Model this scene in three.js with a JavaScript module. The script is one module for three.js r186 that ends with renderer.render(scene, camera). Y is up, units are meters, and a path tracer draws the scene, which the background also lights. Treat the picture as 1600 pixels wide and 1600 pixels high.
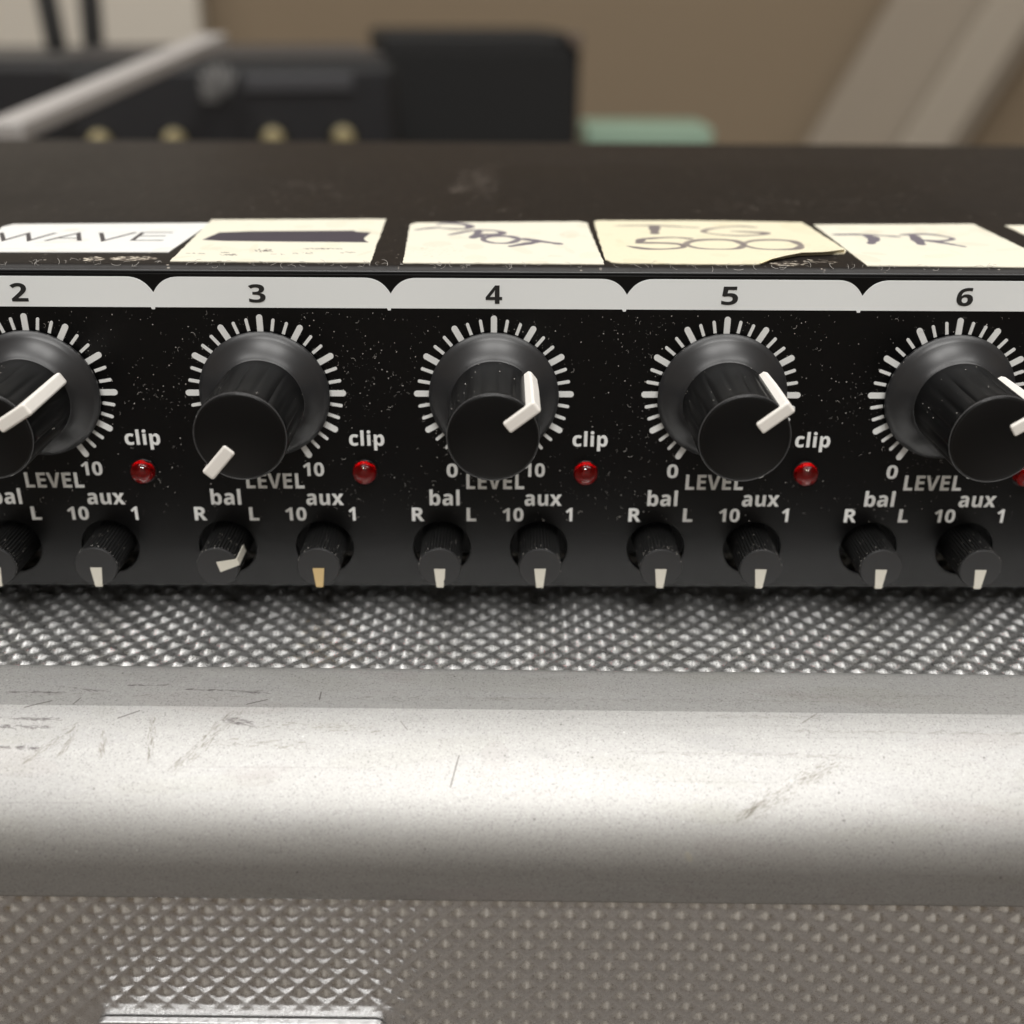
import * as THREE from 'three';
import { FontLoader } from 'three/addons/loaders/FontLoader.js';
import { RoundedBoxGeometry } from 'three/addons/geometries/RoundedBoxGeometry.js';
import { RectAreaLightUniformsLib } from 'three/addons/lights/RectAreaLightUniformsLib.js';
import { mergeGeometries, mergeVertices, toCreasedNormals } from 'three/addons/utils/BufferGeometryUtils.js';

// ---------------------------------------------------------------- camera, light, exposure
// P is the distance between two channels of the mixer: 29.5 mm. The mixer is laid out in units of P,
// origin on the front panel at the centre of the dial of channel 4, x right, y up, z out of the panel.
const P = 0.0295;
const scene = new THREE.Scene();
scene.background = new THREE.Color(0, 0, 0);
const camera = new THREE.PerspectiveCamera(49.06, 1, 0.01, 12);
camera.position.set(0.001026, 0.047235, 0.138548);
camera.rotation.set(-0.43348, -0.01037, 0.00766, 'YXZ');
camera.focus = 0.139;
camera.userData.fStop = 13;
const renderer = new THREE.WebGLRenderer({ antialias: true });
renderer.toneMapping = THREE.LinearToneMapping;
renderer.toneMappingExposure = 1;
renderer.shadowMap.enabled = true;
RectAreaLightUniformsLib.init();

const FLOOR = -0.90, TABLE = -0.1707, CEIL = 1.56;
const LAMP_WHITE = new THREE.Color().setRGB(1.0, 0.985, 0.96);
// two rows of ceiling troffers: one above the photographer, one straight above the mixer
const LAMPS = [   // x, z, width in x, length in z, power, label
  [-0.24, 1.12, 0.3, 0.6, 31, 'short white ceiling troffer left of the photographer'],
  [0.36, 1.12, 0.3, 0.6, 31, 'short white ceiling troffer right of the photographer'],
  [-0.66, 0.02, 1.2, 0.45, 6.2, 'long white ceiling troffer above the left part of the mixer'],
  [0.66, 0.02, 1.2, 0.45, 6.2, 'long white ceiling troffer above the right part of the mixer'],
];

// ---------------------------------------------------------------- helpers
let seed = 20240607;
const rnd = () => { seed = (seed * 1664525 + 1013904223) >>> 0; return seed / 4294967296; };
const rr = (a, b) => a + (b - a) * rnd();
const taken = {};
const numbered = (n) => { const k = taken[n] = (taken[n] ?? -1) + 1; return k ? `${n}_${String(k).padStart(3, '0')}` : n; };
const shadow = (o) => { o.castShadow = o.receiveShadow = true; return o; };
function mesh(name, g, m, parent, label) {
  const o = shadow(new THREE.Mesh(g, m)); o.name = name; parent.add(o);
  if (label) o.userData.label = label;
  return o;
}
function tag(o, label, category, group) { o.userData.label = label; o.userData.category = category; if (group) o.userData.group = group; return o; }
function thing(name, label, category, x = 0, y = 0, z = 0, turn = 0, group) {
  const o = new THREE.Group(); o.name = numbered(name); o.position.set(x, y, z); o.rotation.y = turn; scene.add(o);
  return tag(o, label, category, group);
}
function structure(name, g, m) { const o = mesh(name, g, m, scene); o.userData.kind = 'structure'; return o; }
const creased = (g, a) => toCreasedNormals(g.scale(500, 500, 500), a).scale(1 / 500, 1 / 500, 1 / 500);   // that helper joins points closer than 0.01
const S = (g) => g.scale(P, P, P);                                    // units of P to metres
const poly = (pts) => new THREE.Shape(pts.map(([x, y]) => new THREE.Vector2(x, y)));
const extrude = (shape, depth, bevel = 0, curve = 12, seg = 2) => new THREE.ExtrudeGeometry(shape, { depth, curveSegments: curve, bevelEnabled: bevel > 0, bevelThickness: bevel, bevelSize: bevel, bevelOffset: -bevel, bevelSegments: seg });
const box = (w, h, d, x = 0, y = 0, z = 0) => new THREE.BoxGeometry(w, h, d).translate(x, y, z);
const rbox = (w, h, d, r, x = 0, y = 0, z = 0) => new RoundedBoxGeometry(w, h, d, 3, r).translate(x, y, z);
// value noise
const hash = (x, y, s) => { let h = (x * 374761393 + y * 668265263 + s * 974634777) | 0; h = Math.imul(h ^ (h >>> 13), 1274126177); return ((h ^ (h >>> 16)) >>> 0) / 4294967296; };
function vnoise(x, y, px, py, s) {       // periodic in px, py cells
  const x0 = Math.floor(x), y0 = Math.floor(y), fx = x - x0, fy = y - y0, u = fx * fx * (3 - 2 * fx), v = fy * fy * (3 - 2 * fy);
  const m = (a, n) => ((a % n) + n) % n;
  const a = hash(m(x0, px), m(y0, py), s), b = hash(m(x0 + 1, px), m(y0, py), s), c = hash(m(x0, px), m(y0 + 1, py), s), d = hash(m(x0 + 1, px), m(y0 + 1, py), s);
  return a + (b - a) * u + (c - a) * v + (a - b - c + d) * u * v;
}
function noiseTexture(size, f, srgb) {   // f(u, v) -> [r, g, b] 0..1
  const d = new Uint8Array(size * size * 4);
  for (let j = 0; j < size; j++) for (let i = 0; i < size; i++) {
    const c = f(i / size, j / size), k = (j * size + i) * 4;
    for (let n = 0; n < 3; n++) d[k + n] = Math.max(0, Math.min(255, Math.round(255 * c[n])));
    d[k + 3] = 255;
  }
  const t = new THREE.DataTexture(d, size, size);
  t.wrapS = t.wrapT = THREE.RepeatWrapping; t.magFilter = THREE.LinearFilter;
  if (srgb) t.colorSpace = THREE.SRGBColorSpace;
  t.needsUpdate = true; return t;
}
function canvasTexture(w, h, draw, repeat) {
  const c = document.createElement('canvas'); c.width = w; c.height = h;
  draw(c.getContext('2d'), w, h);
  const t = new THREE.CanvasTexture(c); t.colorSpace = THREE.SRGBColorSpace; t.magFilter = THREE.LinearFilter;
  if (repeat) t.wrapS = t.wrapT = THREE.RepeatWrapping;
  return t;
}
const std = (r, g, b, roughness, metalness = 0, more = {}) => new THREE.MeshStandardMaterial({ color: new THREE.Color().setRGB(r, g, b), roughness, metalness, ...more });
const plastic = (r, g, b, roughness, ior, more = {}) => new THREE.MeshPhysicalMaterial({ color: new THREE.Color().setRGB(r, g, b), roughness, ior, ...more });
const rep = (t, x, y) => { const c = t.clone(); c.repeat.set(x, y); c.needsUpdate = true; return c; };
// planar uv in units of P
function planar(g, ax, ay, x0, y0, w, h) {
  const p = g.attributes.position, uv = new Float32Array(p.count * 2), get = { x: 'getX', y: 'getY', z: 'getZ' };
  for (let i = 0; i < p.count; i++) { uv[2 * i] = (p[get[ax]](i) / P - x0) / w; uv[2 * i + 1] = (p[get[ay]](i) / P - y0) / h; }
  g.setAttribute('uv', new THREE.BufferAttribute(uv, 2)); return g;
}

// ---------------------------------------------------------------- textures
const grain = noiseTexture(512, (u, v) => {
  const a = hash(u * 512 | 0, v * 512 | 0, 3), b = vnoise(u * 200, v * 200, 200, 200, 5), c = vnoise(u * 40, v * 40, 40, 40, 6);
  const k = 0.5 + (a - 0.5) * 0.35 + (b - 0.5) * 0.5 + (c - 0.5) * 0.2; return [k, k, k];
});
const blotch = noiseTexture(512, (u, v) => {
  const k = 0.45 * vnoise(u * 7, v * 7, 7, 7, 11) + 0.3 * vnoise(u * 23, v * 23, 23, 23, 12) + 0.25 * vnoise(u * 110, v * 110, 110, 110, 13); return [k, k, k];
});
const satin = noiseTexture(512, (u, v) => {            // roughness of black paint, green channel
  const k = 0.86 + 0.14 * (0.5 * vnoise(u * 9, v * 9, 9, 9, 21) + 0.5 * vnoise(u * 300, v * 60, 300, 60, 22)); return [k, k, k];
});

// ---------------------------------------------------------------- materials
const M = {
  panel: plastic(0.0016, 0.0016, 0.0018, 0.33, 1.34, { roughnessMap: satin }),
  chassis: std(0.02, 0.018, 0.017, 0.5),
  dark: std(0.006, 0.006, 0.006, 0.8),
  rubber: std(0.015, 0.015, 0.015, 0.85),
  print: std(0.71, 0.715, 0.70, 0.55),
  bar: std(0.79, 0.81, 0.805, 0.5),
  ink: std(0.012, 0.012, 0.012, 0.5),
  knob: plastic(0.0035, 0.0035, 0.0037, 0.40, 1.36, { roughnessMap: satin }),
  skirt: std(0.018, 0.018, 0.019, 0.38),
  smallKnob: std(0.008, 0.008, 0.008, 0.5),
  smallCap: std(0.02, 0.02, 0.021, 0.6),
  pointer: std(0.80, 0.77, 0.72, 0.42),
  cream: std(0.60, 0.575, 0.50, 0.5),
  stained: std(0.55, 0.40, 0.19, 0.55),
  rimGlint: std(0.075, 0.075, 0.077, 0.45),  // paler grey for the highlight painted along the cap edge
  dust: std(0.46, 0.44, 0.41, 0.9),
  lint: std(0.42, 0.40, 0.37, 0.9),
};

// ---------------------------------------------------------------- the setting
const wallPaint = std(0.25, 0.19, 0.125, 0.85, 0, { bumpMap: rep(grain, 6, 4), bumpScale: 0.0006 });
const ceilingPaint = std(0.72, 0.69, 0.63, 0.9);
const carpet = std(0.11, 0.095, 0.084, 0.95, 0, { bumpMap: rep(grain, 12, 12), bumpScale: 0.003 });
const RX = 1.9, ZB = -1.2, ZF = 2.3, T = 0.1, MID = (ZB + ZF) / 2, LEN = ZF - ZB;
structure('floor', box(2 * RX + 2 * T, T, LEN + 2 * T, 0, FLOOR - T / 2, MID), carpet);
structure('ceiling', box(2 * RX + 2 * T, T, LEN + 2 * T, 0, CEIL + T / 2, MID), ceilingPaint);
structure('wall_back', box(2 * RX, CEIL - FLOOR, T, 0, (CEIL + FLOOR) / 2, ZB - T / 2), wallPaint);
structure('wall_front', box(2 * RX, CEIL - FLOOR, T, 0, (CEIL + FLOOR) / 2, ZF + T / 2), std(0.52, 0.48, 0.43, 0.85));
structure('wall_left', box(T, CEIL - FLOOR, LEN + 2 * T, -RX - T / 2, (CEIL + FLOOR) / 2, MID), wallPaint);
structure('wall_right', box(T, CEIL - FLOOR, LEN + 2 * T, RX + T / 2, (CEIL + FLOOR) / 2, MID), wallPaint);

// ceiling lamps: the light comes from these
const housing = std(0.75, 0.75, 0.73, 0.5);
const diffuser = new THREE.MeshStandardMaterial({ color: 0xffffff, roughness: 0.6, emissive: LAMP_WHITE, emissiveIntensity: 2 });
LAMPS.forEach(([x, z, LAMP_W, LAMP_L, power, text]) => {
  const t = thing('ceiling_lamp', text, 'ceiling lamp', x, CEIL, z, 0, 'ceiling lamps above the mixer');
  mesh('housing', box(LAMP_W + 0.05, 0.05, LAMP_L + 0.05, 0, -0.0255, 0), housing, t);
  mesh('diffuser', box(LAMP_W, 0.006, LAMP_L, 0, -0.055, 0), diffuser, t);
  const l = new THREE.RectAreaLight(LAMP_WHITE, power, LAMP_W, LAMP_L);
  l.position.set(0, -0.064, 0); l.rotation.x = -Math.PI / 2; t.add(l);
});

// table under everything
{
  const wood = std(0.06, 0.047, 0.038, 0.6, 0, { roughnessMap: satin });
  const t = thing('table', 'dark table that the metal case and the audio gear stand on', 'table', 0, FLOOR, -0.33);
  const h = TABLE - FLOOR;
  mesh('table_top', rbox(1.5, 0.03, 1.12, 0.004, 0, h - 0.015, 0), wood, t);
  for (const sx of [-1, 1]) for (const sz of [-1, 1]) mesh('leg', rbox(0.05, h - 0.031, 0.05, 0.004, sx * 0.69, (h - 0.031) / 2, sz * 0.5), wood, t);
}

// ---------------------------------------------------------------- flight case
const LIDY = -1.042;                         // top of the case, units of P
const DX = 0.11, HH = 0.0175;                // diamond pitch and height of the embossing
const caseTurn = -0.0145;
const flightCase = thing('flight_case', 'silver aluminium case with diamond embossed sheets and a rounded satin edge under the mixer', 'case', 0, TABLE, 0, caseTurn);
const CY = (y) => y * P - TABLE;             // y in P of the mixer frame to metres above the case base
const alu = (more) => std(0.80, 0.80, 0.79, 0.36, 1, more);
const sheetMat = alu({ roughnessMap: rep(grain, 4, 4) }); sheetMat.roughness = 0.7;
const pyramid = (x, y) => {
  const a = x / DX + y / DX, b = x / DX - y / DX, fa = Math.abs(2 * (a - Math.floor(a) - 0.5)), fb = Math.abs(2 * (b - Math.floor(b) - 0.5));
  const m = Math.min(1, Math.pow(fa ** 5 + fb ** 5, 0.2)), vary = 0.94 + 0.12 * hash(Math.floor(a) + 500, Math.floor(b) + 500, 31);
  return HH * vary * Math.max(0, 0.92 - Math.sqrt(m * m + 0.02)) / 0.92;
};
function embossed(x0, x1, y0, y1, flat) {     // a sheet in the xy plane with the embossing along +z, units of P
  const q = DX / 12, n = Math.round((x1 - x0) / q), k = Math.round((y1 - y0) / q); x0 = Math.round(x0 / q) * q; y0 = Math.round(y0 / q) * q; x1 = x0 + n * q; y1 = y0 + k * q;
  const g = new THREE.PlaneGeometry(x1 - x0, y1 - y0, n, k).translate((x0 + x1) / 2, (y0 + y1) / 2, 0), p = g.attributes.position;
  for (let i = 0; i < p.count; i++) { const x = p.getX(i), y = p.getY(i); p.setZ(i, pyramid(x, y) * (flat ? flat(x, y) : 1)); }
  g.computeVertexNormals(); return g;
}
{
  // edge profile (z, y) in P, as runs that are smooth inside and meet at creases: lip, shoulder, round with straight drop, foot
  const arc = [], z0 = 0.93, y0 = LIDY + 0.023, z1 = 1.39, y1 = -1.455, a0 = 0.24 * Math.PI / 2;
  for (let i = 0; i <= 32; i++) {
    const a = a0 + (Math.PI / 2 - a0) * i / 32;
    arc.push([z0 + (z1 - z0) * (Math.sin(a) - Math.sin(a0)) / (1 - Math.sin(a0)), y0 + (y1 - y0) * (1 - Math.cos(a) / Math.cos(a0))]);
  }
  arc.push([1.3905, -1.48], [1.3908, -1.51], [1.391, -1.54], [1.3912, -1.582]);
  const runs = [[[0.668, LIDY - 0.03], [0.668, LIDY + 0.038]], [[0.668, LIDY + 0.038], [0.671, LIDY + 0.045], [0.678, LIDY + 0.048], [0.70, LIDY + 0.047], [0.76, LIDY + 0.0425], [0.83, LIDY + 0.0355], [0.90, LIDY + 0.027], [0.93, LIDY + 0.023]], arc, [[1.3912, -1.582], [1.388, -1.59], [1.38, -1.592], [1.35, -1.592]]];
  const X = 5.2, nx = 2, pos = [], nor = [], uv = [], idx = []; let len = 0;
  for (const run of runs) {
    const base = pos.length / 3;
    run.forEach(([z, y], i) => {
      if (i) len += Math.hypot(z - run[i - 1][0], y - run[i - 1][1]);
      const p = run[Math.max(0, i - 1)], q = run[Math.min(run.length - 1, i + 1)], tz = q[0] - p[0], ty = q[1] - p[1], l = Math.hypot(tz, ty);
      for (let j = 0; j <= nx; j++) { const x = -X + 2 * X * j / nx; pos.push(x, y, z); nor.push(0, tz / l, -ty / l); uv.push(x / 5.12 + 0.5, len / 1.28); }
    });
    for (let i = 0; i < run.length - 1; i++) for (let j = 0; j < nx; j++) { const a = base + i * (nx + 1) + j, b = a + nx + 1; idx.push(a, b, a + 1, a + 1, b, b + 1); }
  }
  const g = new THREE.BufferGeometry(); g.setIndex(idx);
  g.setAttribute('position', new THREE.Float32BufferAttribute(pos, 3)); g.setAttribute('normal', new THREE.Float32BufferAttribute(nor, 3)); g.setAttribute('uv', new THREE.Float32BufferAttribute(uv, 2));
  S(g).translate(0, -TABLE, 0);
  // scuffs and scratches on the satin metal: dark rubbed marks, drawn where they lie (x in P, s along the profile in P)
  const skin = canvasTexture(2048, 512, (c, w, h) => {
    c.fillStyle = '#d6d5d3'; c.fillRect(0, 0, w, h);
    for (let i = 0; i < 150000; i++) { const k = rnd(); c.fillStyle = k < 0.55 ? `rgba(96,94,94,${rr(0.05, 0.36)})` : `rgba(255,255,255,${rr(0.08, 0.55)})`; c.fillRect(rnd() * w, rnd() * h, rr(0.8, 2.2), rr(0.8, 1.7)); }
    for (let i = 0; i < 260; i++) { c.fillStyle = `rgba(${rnd() < 0.5 ? '150,147,140' : '240,240,240'},${rr(0.02, 0.06)})`; c.beginPath(); c.ellipse(rnd() * w, rnd() * h, rr(20, 160), rr(4, 26), rr(-0.2, 0.2), 0, 7); c.fill(); }
    const X2 = (x) => (x / 5.12 + 0.5) * w, Y2 = (s) => h - s / 1.28 * h;
    const line = (x, s, x2, s2, lw, col) => { c.strokeStyle = col; c.lineWidth = lw; c.beginPath(); c.moveTo(X2(x), Y2(s)); c.lineTo(X2(x2), Y2(s2)); c.stroke(); };
    const rub = (x, s, dx, ds, n, col, spread = 0.02) => { for (let i = 0; i < n; i++) { const t = rnd(), a = x + dx * t + rr(-spread, spread), b = s + ds * t + rr(-spread, spread) * 0.6; const L = rr(0.01, 0.04), th = Math.atan2(ds, dx) + rr(-0.3, 0.3); line(a, b, a + L * Math.cos(th), b + L * Math.sin(th), rr(0.5, 1.6), col(rr(0.06, 0.42))); } };
    const dk = (a) => `rgba(78,70,72,${a * 1.1})`, gr = (a) => `rgba(112,105,92,${a * 0.85})`, fa = (a) => `rgba(120,114,104,${a * 0.5})`;
    rub(-2.0, 0.40, 0.28, 0.01, 60, dk, 0.008); rub(-2.02, 0.44, 0.30, 0.005, 70, dk, 0.012); rub(-2.02, 0.53, 0.25, 0.01, 55, dk, 0.008);
    rub(-1.98, 0.26, 0.22, 0.0, 40, dk, 0.006); rub(-1.78, 0.22, 0.2, 0.03, 20, dk, 0.006); rub(-1.25, 0.23, 0.32, 0.015, 60, dk, 0.008); rub(-1.5, 0.21, 0.15, 0.0, 25, dk, 0.006);
    rub(-1.62, 0.43, -0.16, 0.15, 60, gr, 0.02); rub(-1.62, 0.46, -0.04, 0.1, 40, gr, 0.012); rub(-1.52, 0.45, 0.02, 0.12, 40, gr, 0.012); rub(-1.34, 0.38, 0.03, 0.19, 50, gr, 0.014);
    rub(-1.0, 0.36, -0.2, 0.25, 150, gr, 0.03); rub(-1.06, 0.40, 0.12, 0.02, 60, dk, 0.02); rub(-1.1, 0.5, 0.4, 0.02, 60, gr, 0.03); rub(-0.95, 0.42, 0.5, 0.02, 50, gr, 0.025);
    rub(0.55, 0.53, 0.9, 0.01, 120, fa, 0.01); rub(1.2, 0.43, 1.0, 0.0, 140, fa, 0.01); rub(0.9, 0.36, 0.45, 0.0, 60, fa, 0.01); rub(1.2, 0.24, 1.4, -0.02, 160, fa, 0.02);
    rub(1.0, 0.76, 0.33, -0.18, 200, gr, 0.045); rub(1.05, 0.72, -0.08, 0.06, 60, gr, 0.02);
    rub(-0.5, 0.27, 1.8, 0.0, 160, fa, 0.014); rub(-2.5, 0.275, 5, 0.0, 320, fa, 0.02);
    line(-0.11, 0.55, -0.14, 0.68, 1.4, 'rgba(110,104,100,0.8)'); line(-0.35, 0.40, -0.32, 0.44, 1.2, 'rgba(110,104,100,.6)'); line(1.32, 0.34, 1.25, 0.39, 1.2, 'rgba(120,112,104,.6)');
    for (const [a, b, a2, b2] of [[-1.87, 0.35, -1.77, 0.31], [-1.48, 0.4, -1.4, 0.36], [-1.68, 0.33, -1.66, 0.29], [-0.98, 0.32, -0.9, 0.29], [-0.69, 0.24, -0.69, 0.29]]) line(a, b, a2, b2, 1.6, 'rgba(100,94,92,.75)');
    for (let i = 0; i < 110; i++) { const x = rr(0, w), y = rr(0, h); c.fillStyle = rnd() < 0.6 ? 'rgba(90,86,84,.55)' : 'rgba(255,255,255,.8)'; c.beginPath(); c.arc(x, y, rr(0.6, 1.7), 0, 7); c.fill(); }
    c.fillStyle = 'rgba(225,222,210,.9)'; c.beginPath(); c.ellipse(X2(0.77), Y2(0.93), 5, 9, 0.5, 0, 7); c.fill();
    for (let i = 0; i < 40; i++) { const y = rr(0, h), x = rr(0, w); c.strokeStyle = `rgba(120,118,116,${rr(0.04, 0.14)})`; c.lineWidth = rr(0.6, 1.4); c.beginPath(); c.moveTo(x, y); c.lineTo(x + rr(120, 700), y + rr(-3, 3)); c.stroke(); }
  }, true);
  const edgeMat = std(0.62, 0.62, 0.615, 0.58, 0.94, { map: skin });
  mesh('edge_extrusion', g, edgeMat, flightCase, 'rounded satin aluminium edge with grey scuff marks');
  // lid sheet and front sheet
  const top = embossed(-5.2, 5.2, -0.672, 0.55); top.rotateX(-Math.PI / 2); S(top).translate(0, CY(LIDY - 0.02), 0);
  mesh('lid_sheet', planar(top, 'x', 'z', 0, 0, 1, 1), sheetMat, flightCase);
  const LX0 = -1.62, LX1 = -0.42, LTOP = -2.268;
  const near = (x, y) => { const dx = Math.max(LX0 - x, 0, x - LX1), dy = Math.max(0, y - LTOP); return Math.max(0, Math.min(1, (Math.hypot(dx, dy) - 0.02) / 0.09)); };
  const front = embossed(-5.2, 5.2, -3.30, -1.53, near); S(front).translate(0, -TABLE, 1.35 * P);
  mesh('front_sheet', planar(front, 'x', 'y', 0, 0, 1, 1), sheetMat, flightCase);
  // body behind the sheets
  const bodyMat = std(0.30, 0.295, 0.285, 0.5, 0.6);
  const h0 = CY(LIDY - 0.03), zf = 1.33 * P, zb = -5.6 * P;
  const hs = CY(-1.60), zs = 0.9 * P, body = poly([[zb, 0.001], [zf, 0.001], [zf, hs], [zs, hs], [zs, h0 - 0.004], [0.66 * P, h0], [zb, h0]]);
  mesh('body', new THREE.ExtrudeGeometry(body, { depth: 10.3 * P, bevelEnabled: false }).rotateY(-Math.PI / 2).translate(5.15 * P, 0, 0), bodyMat, flightCase);
  mesh('lid_board', box(10.3 * P, 0.0012, (-0.55 + 5.6) * P, 0, h0 + 0.0006, (-0.55 - 5.6) / 2 * P), sheetMat, flightCase);
  // latch plate on the front
  const latch = new THREE.Group(); latch.name = 'latch'; latch.position.set((LX0 + LX1) / 2 * P, CY(LTOP), 1.362 * P); flightCase.add(latch);
  const lw = LX1 - LX0, r = 0.05, sh = new THREE.Shape();
  sh.moveTo(-lw / 2, -0.95); sh.lineTo(lw / 2, -0.95); sh.lineTo(lw / 2, -r); sh.quadraticCurveTo(lw / 2, 0, lw / 2 - r, 0); sh.lineTo(-lw / 2 + r, 0); sh.quadraticCurveTo(-lw / 2, 0, -lw / 2, -r);
  const chrome = std(0.55, 0.55, 0.56, 0.42, 1, { bumpMap: rep(blotch, 6, 6), bumpScale: 0.0001 });
  mesh('latch_plate', S(extrude(sh, 0.02, 0.008)), chrome, latch);
  const lv = poly([[-lw / 2 + 0.03, -0.85], [lw / 2 - 0.03, -0.85], [lw / 2 - 0.03, -0.13], [-lw / 2 + 0.03, -0.13]]);
  mesh('bounce_lever', S(extrude(lv, 0.075, 0.012).translate(0, 0, 0.042)), chrome, latch);  // unseen lever, added so its top bounces lamp light onto the sheet
}

// ---------------------------------------------------------------- mixer
const font = await new FontLoader().loadAsync('fonts/droid/droid_sans_bold.typeface.json');
const fontR = await new FontLoader().loadAsync('fonts/droid/droid_sans_regular.typeface.json');
const BOTTOM = -0.962, PTOP = 0.525, LIDTOP = 0.545;
const mixer = thing('rack_mixer', 'black rack mixer with numbered channels, level knobs and paper labels on its lid', 'mixer', 0, BOTTOM * P, 0);
const up = (g) => g.translate(0, -BOTTOM * P, 0);       // geometry authored in the panel frame, moved to the mixer's base
const CH = [1, 2, 3, 4, 5, 6, 7], BALX = -0.243, AUXX = 0.21, SMALLY = -0.757;
{ // front panel with round holes for the small knobs
  const sh = poly([[-5, BOTTOM], [5, BOTTOM], [5, PTOP], [-5, PTOP]]);
  for (const c of CH) for (const dx of [BALX, AUXX]) { const h = new THREE.Path(); h.absarc(c - 4 + dx, SMALLY, 0.132, 0, Math.PI * 2, true); sh.holes.push(h); }
  const g = S(extrude(sh, 0.028 - 0.008, 0.004, 40, 2).translate(0, 0, -0.028 + 0.004));
  mesh('front_panel', up(planar(g, 'x', 'y', 0, 0, 2.3, 2.3)), M.panel, mixer);
}
{ // lid: folded sheet with a rounded front edge
  const prof = []; const r = 0.045, zf = -0.056;
  for (let i = 0; i <= 8; i++) { const a = i / 8 * Math.PI / 2; prof.push([zf - r + r * Math.cos(a), LIDTOP - r + r * Math.sin(a)]); }
  const rb = 0.05, zb = -4.47; for (let i = 0; i <= 6; i++) { const a = Math.PI / 2 + i / 6 * Math.PI / 2; prof.push([zb + rb + rb * Math.cos(a), LIDTOP - rb + rb * Math.sin(a)]); }
  prof.push([zb, 0.42], [zf, 0.42]);
  let g = new THREE.ExtrudeGeometry(poly(prof), { depth: 10, bevelEnabled: false });      // shape x = z, extruded along x
  g.rotateY(-Math.PI / 2).scale(1, 1, 1).translate(5, 0, 0);
  const p = g.attributes.position; for (let i = 0; i < p.count; i++) p.setX(i, p.getX(i)); 
  g.deleteAttribute('normal'); g = creased(g, 0.5); S(g);
  const lidSkin = canvasTexture(2048, 2048, (c, w, h) => {            // 5.12 P square, z from 0 (bottom) to -5.12 (top)
    c.fillStyle = '#171311'; c.fillRect(0, 0, w, h);
    const X2 = (x) => (x / 5.12 + 0.5) * w, Y2 = (z) => h + z / 5.12 * h;
    c.fillStyle = '#120e0c'; c.fillRect(X2(0.0), Y2(-3.15), w, Y2(-1.2) - Y2(-3.15));      // clean patch left by an old sticker
    for (let i = 0; i < 300; i++) { c.fillStyle = `rgba(${rnd() < 0.5 ? '44,39,36' : '24,20,18'},${rr(0.03, 0.1)})`; c.beginPath(); c.ellipse(rnd() * w, rnd() * h, rr(4, 60), rr(3, 30), rnd() * 3, 0, 7); c.fill(); }
    for (let i = 0; i < 1700; i++) { c.fillStyle = `rgba(180,172,160,${rr(0.2, 0.9)})`; c.beginPath(); c.ellipse(rnd() * w, h - Math.pow(rnd(), 1.3) * h, rr(0.8, 2.9), rr(0.8, 2.9), 0, 0, 7); c.fill(); }
    for (let i = 0; i < 110; i++) { const x = rnd() * w, y = rnd() * h; c.strokeStyle = `rgba(120,112,104,${rr(0.15, 0.45)})`; c.lineWidth = rr(0.8, 2); c.beginPath(); c.moveTo(x, y); c.lineTo(x + rr(-60, 60), y + rr(-14, 14)); c.stroke(); }
    const smear = (x, z, n, sx, sz, a) => { for (let i = 0; i < n; i++) { c.fillStyle = `rgba(128,120,112,${rr(0.2, 1) * a})`; c.beginPath(); c.ellipse(X2(x + (rnd() + rnd() - 1) * sx), Y2(z + (rnd() + rnd() - 1) * sz), rr(2, 12), rr(1, 5), 0, 0, 7); c.fill(); } };
    smear(-0.12, -2.5, 220, 0.14, 0.8, 0.6); smear(-1.0, -1.8, 120, 0.8, 0.4, 0.3); smear(1.6, -1.7, 160, 0.9, 0.4, 0.3); smear(0.6, -3.6, 120, 1.6, 0.3, 0.25); smear(-1.15, -2.2, 80, 0.25, 0.2, 0.4); smear(-0.25, -2.1, 40, 0.06, 0.1, 0.6); smear(-1.6, -3.2, 60, 0.6, 0.3, 0.25); smear(1.3, -2.6, 60, 0.5, 0.5, 0.2); smear(0.1, -1.5, 40, 0.1, 0.3, 0.2); smear(2.5, -1.9, 40, 0.3, 0.2, 0.3); smear(-1.5, -1.3, 50, 1, 0.1, 0.25);
    // glue residue beside the labels
    const glue = (x0, x1, z0, z1, n) => { for (let i = 0; i < n; i++) { const t = rnd(); c.fillStyle = rnd() < 0.7 ? `rgba(205,196,180,${rr(0.2, 0.8)})` : `rgba(70,62,54,.7)`; c.beginPath(); c.ellipse(X2(x0 + (x1 - x0) * t), Y2(z0 + (z1 - z0) * (0.5 + (rnd() - 0.5) * Math.sin(Math.PI * (0.1 + 0.8 * t)))), rr(1, 7), rr(1, 4), rnd(), 0, 7); c.fill(); } };
    glue(-1.77, -1.69, -0.22, -0.13, 60); glue(-1.66, -1.47, -0.235, -0.14, 190); glue(1.2, 1.34, -0.2, -0.11, 50); glue(1.33, 1.5, -0.24, -0.14, 20);
  }, true);
  const lidMat = plastic(0.9, 0.9, 0.9, 0.55, 1.4, { map: lidSkin, roughnessMap: satin });
  mesh('lid', up(planar(g, 'x', 'z', -2.56, 0, 5.12, -5.12)), lidMat, mixer, 'dusty black top cover');
}
mesh('edge_bead', up(S(new THREE.CylinderGeometry(0.0075, 0.0075, 9.98, 10).rotateZ(Math.PI / 2).translate(0, PTOP + 0.0065, -0.014))), M.skirt, mixer);
mesh('chassis', up(S(box(9.8, 1.36, 4.1, 0, -0.27, -2.38))), M.dark, mixer);
for (const [x, z] of [[-4.3, -0.7], [4.3, -0.7], [-4.3, -4], [4.3, -4]]) mesh('rubber_foot', up(S(new THREE.CylinderGeometry(0.22, 0.24, 0.094, 24).translate(x, -0.995, z))), M.rubber, mixer);

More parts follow.
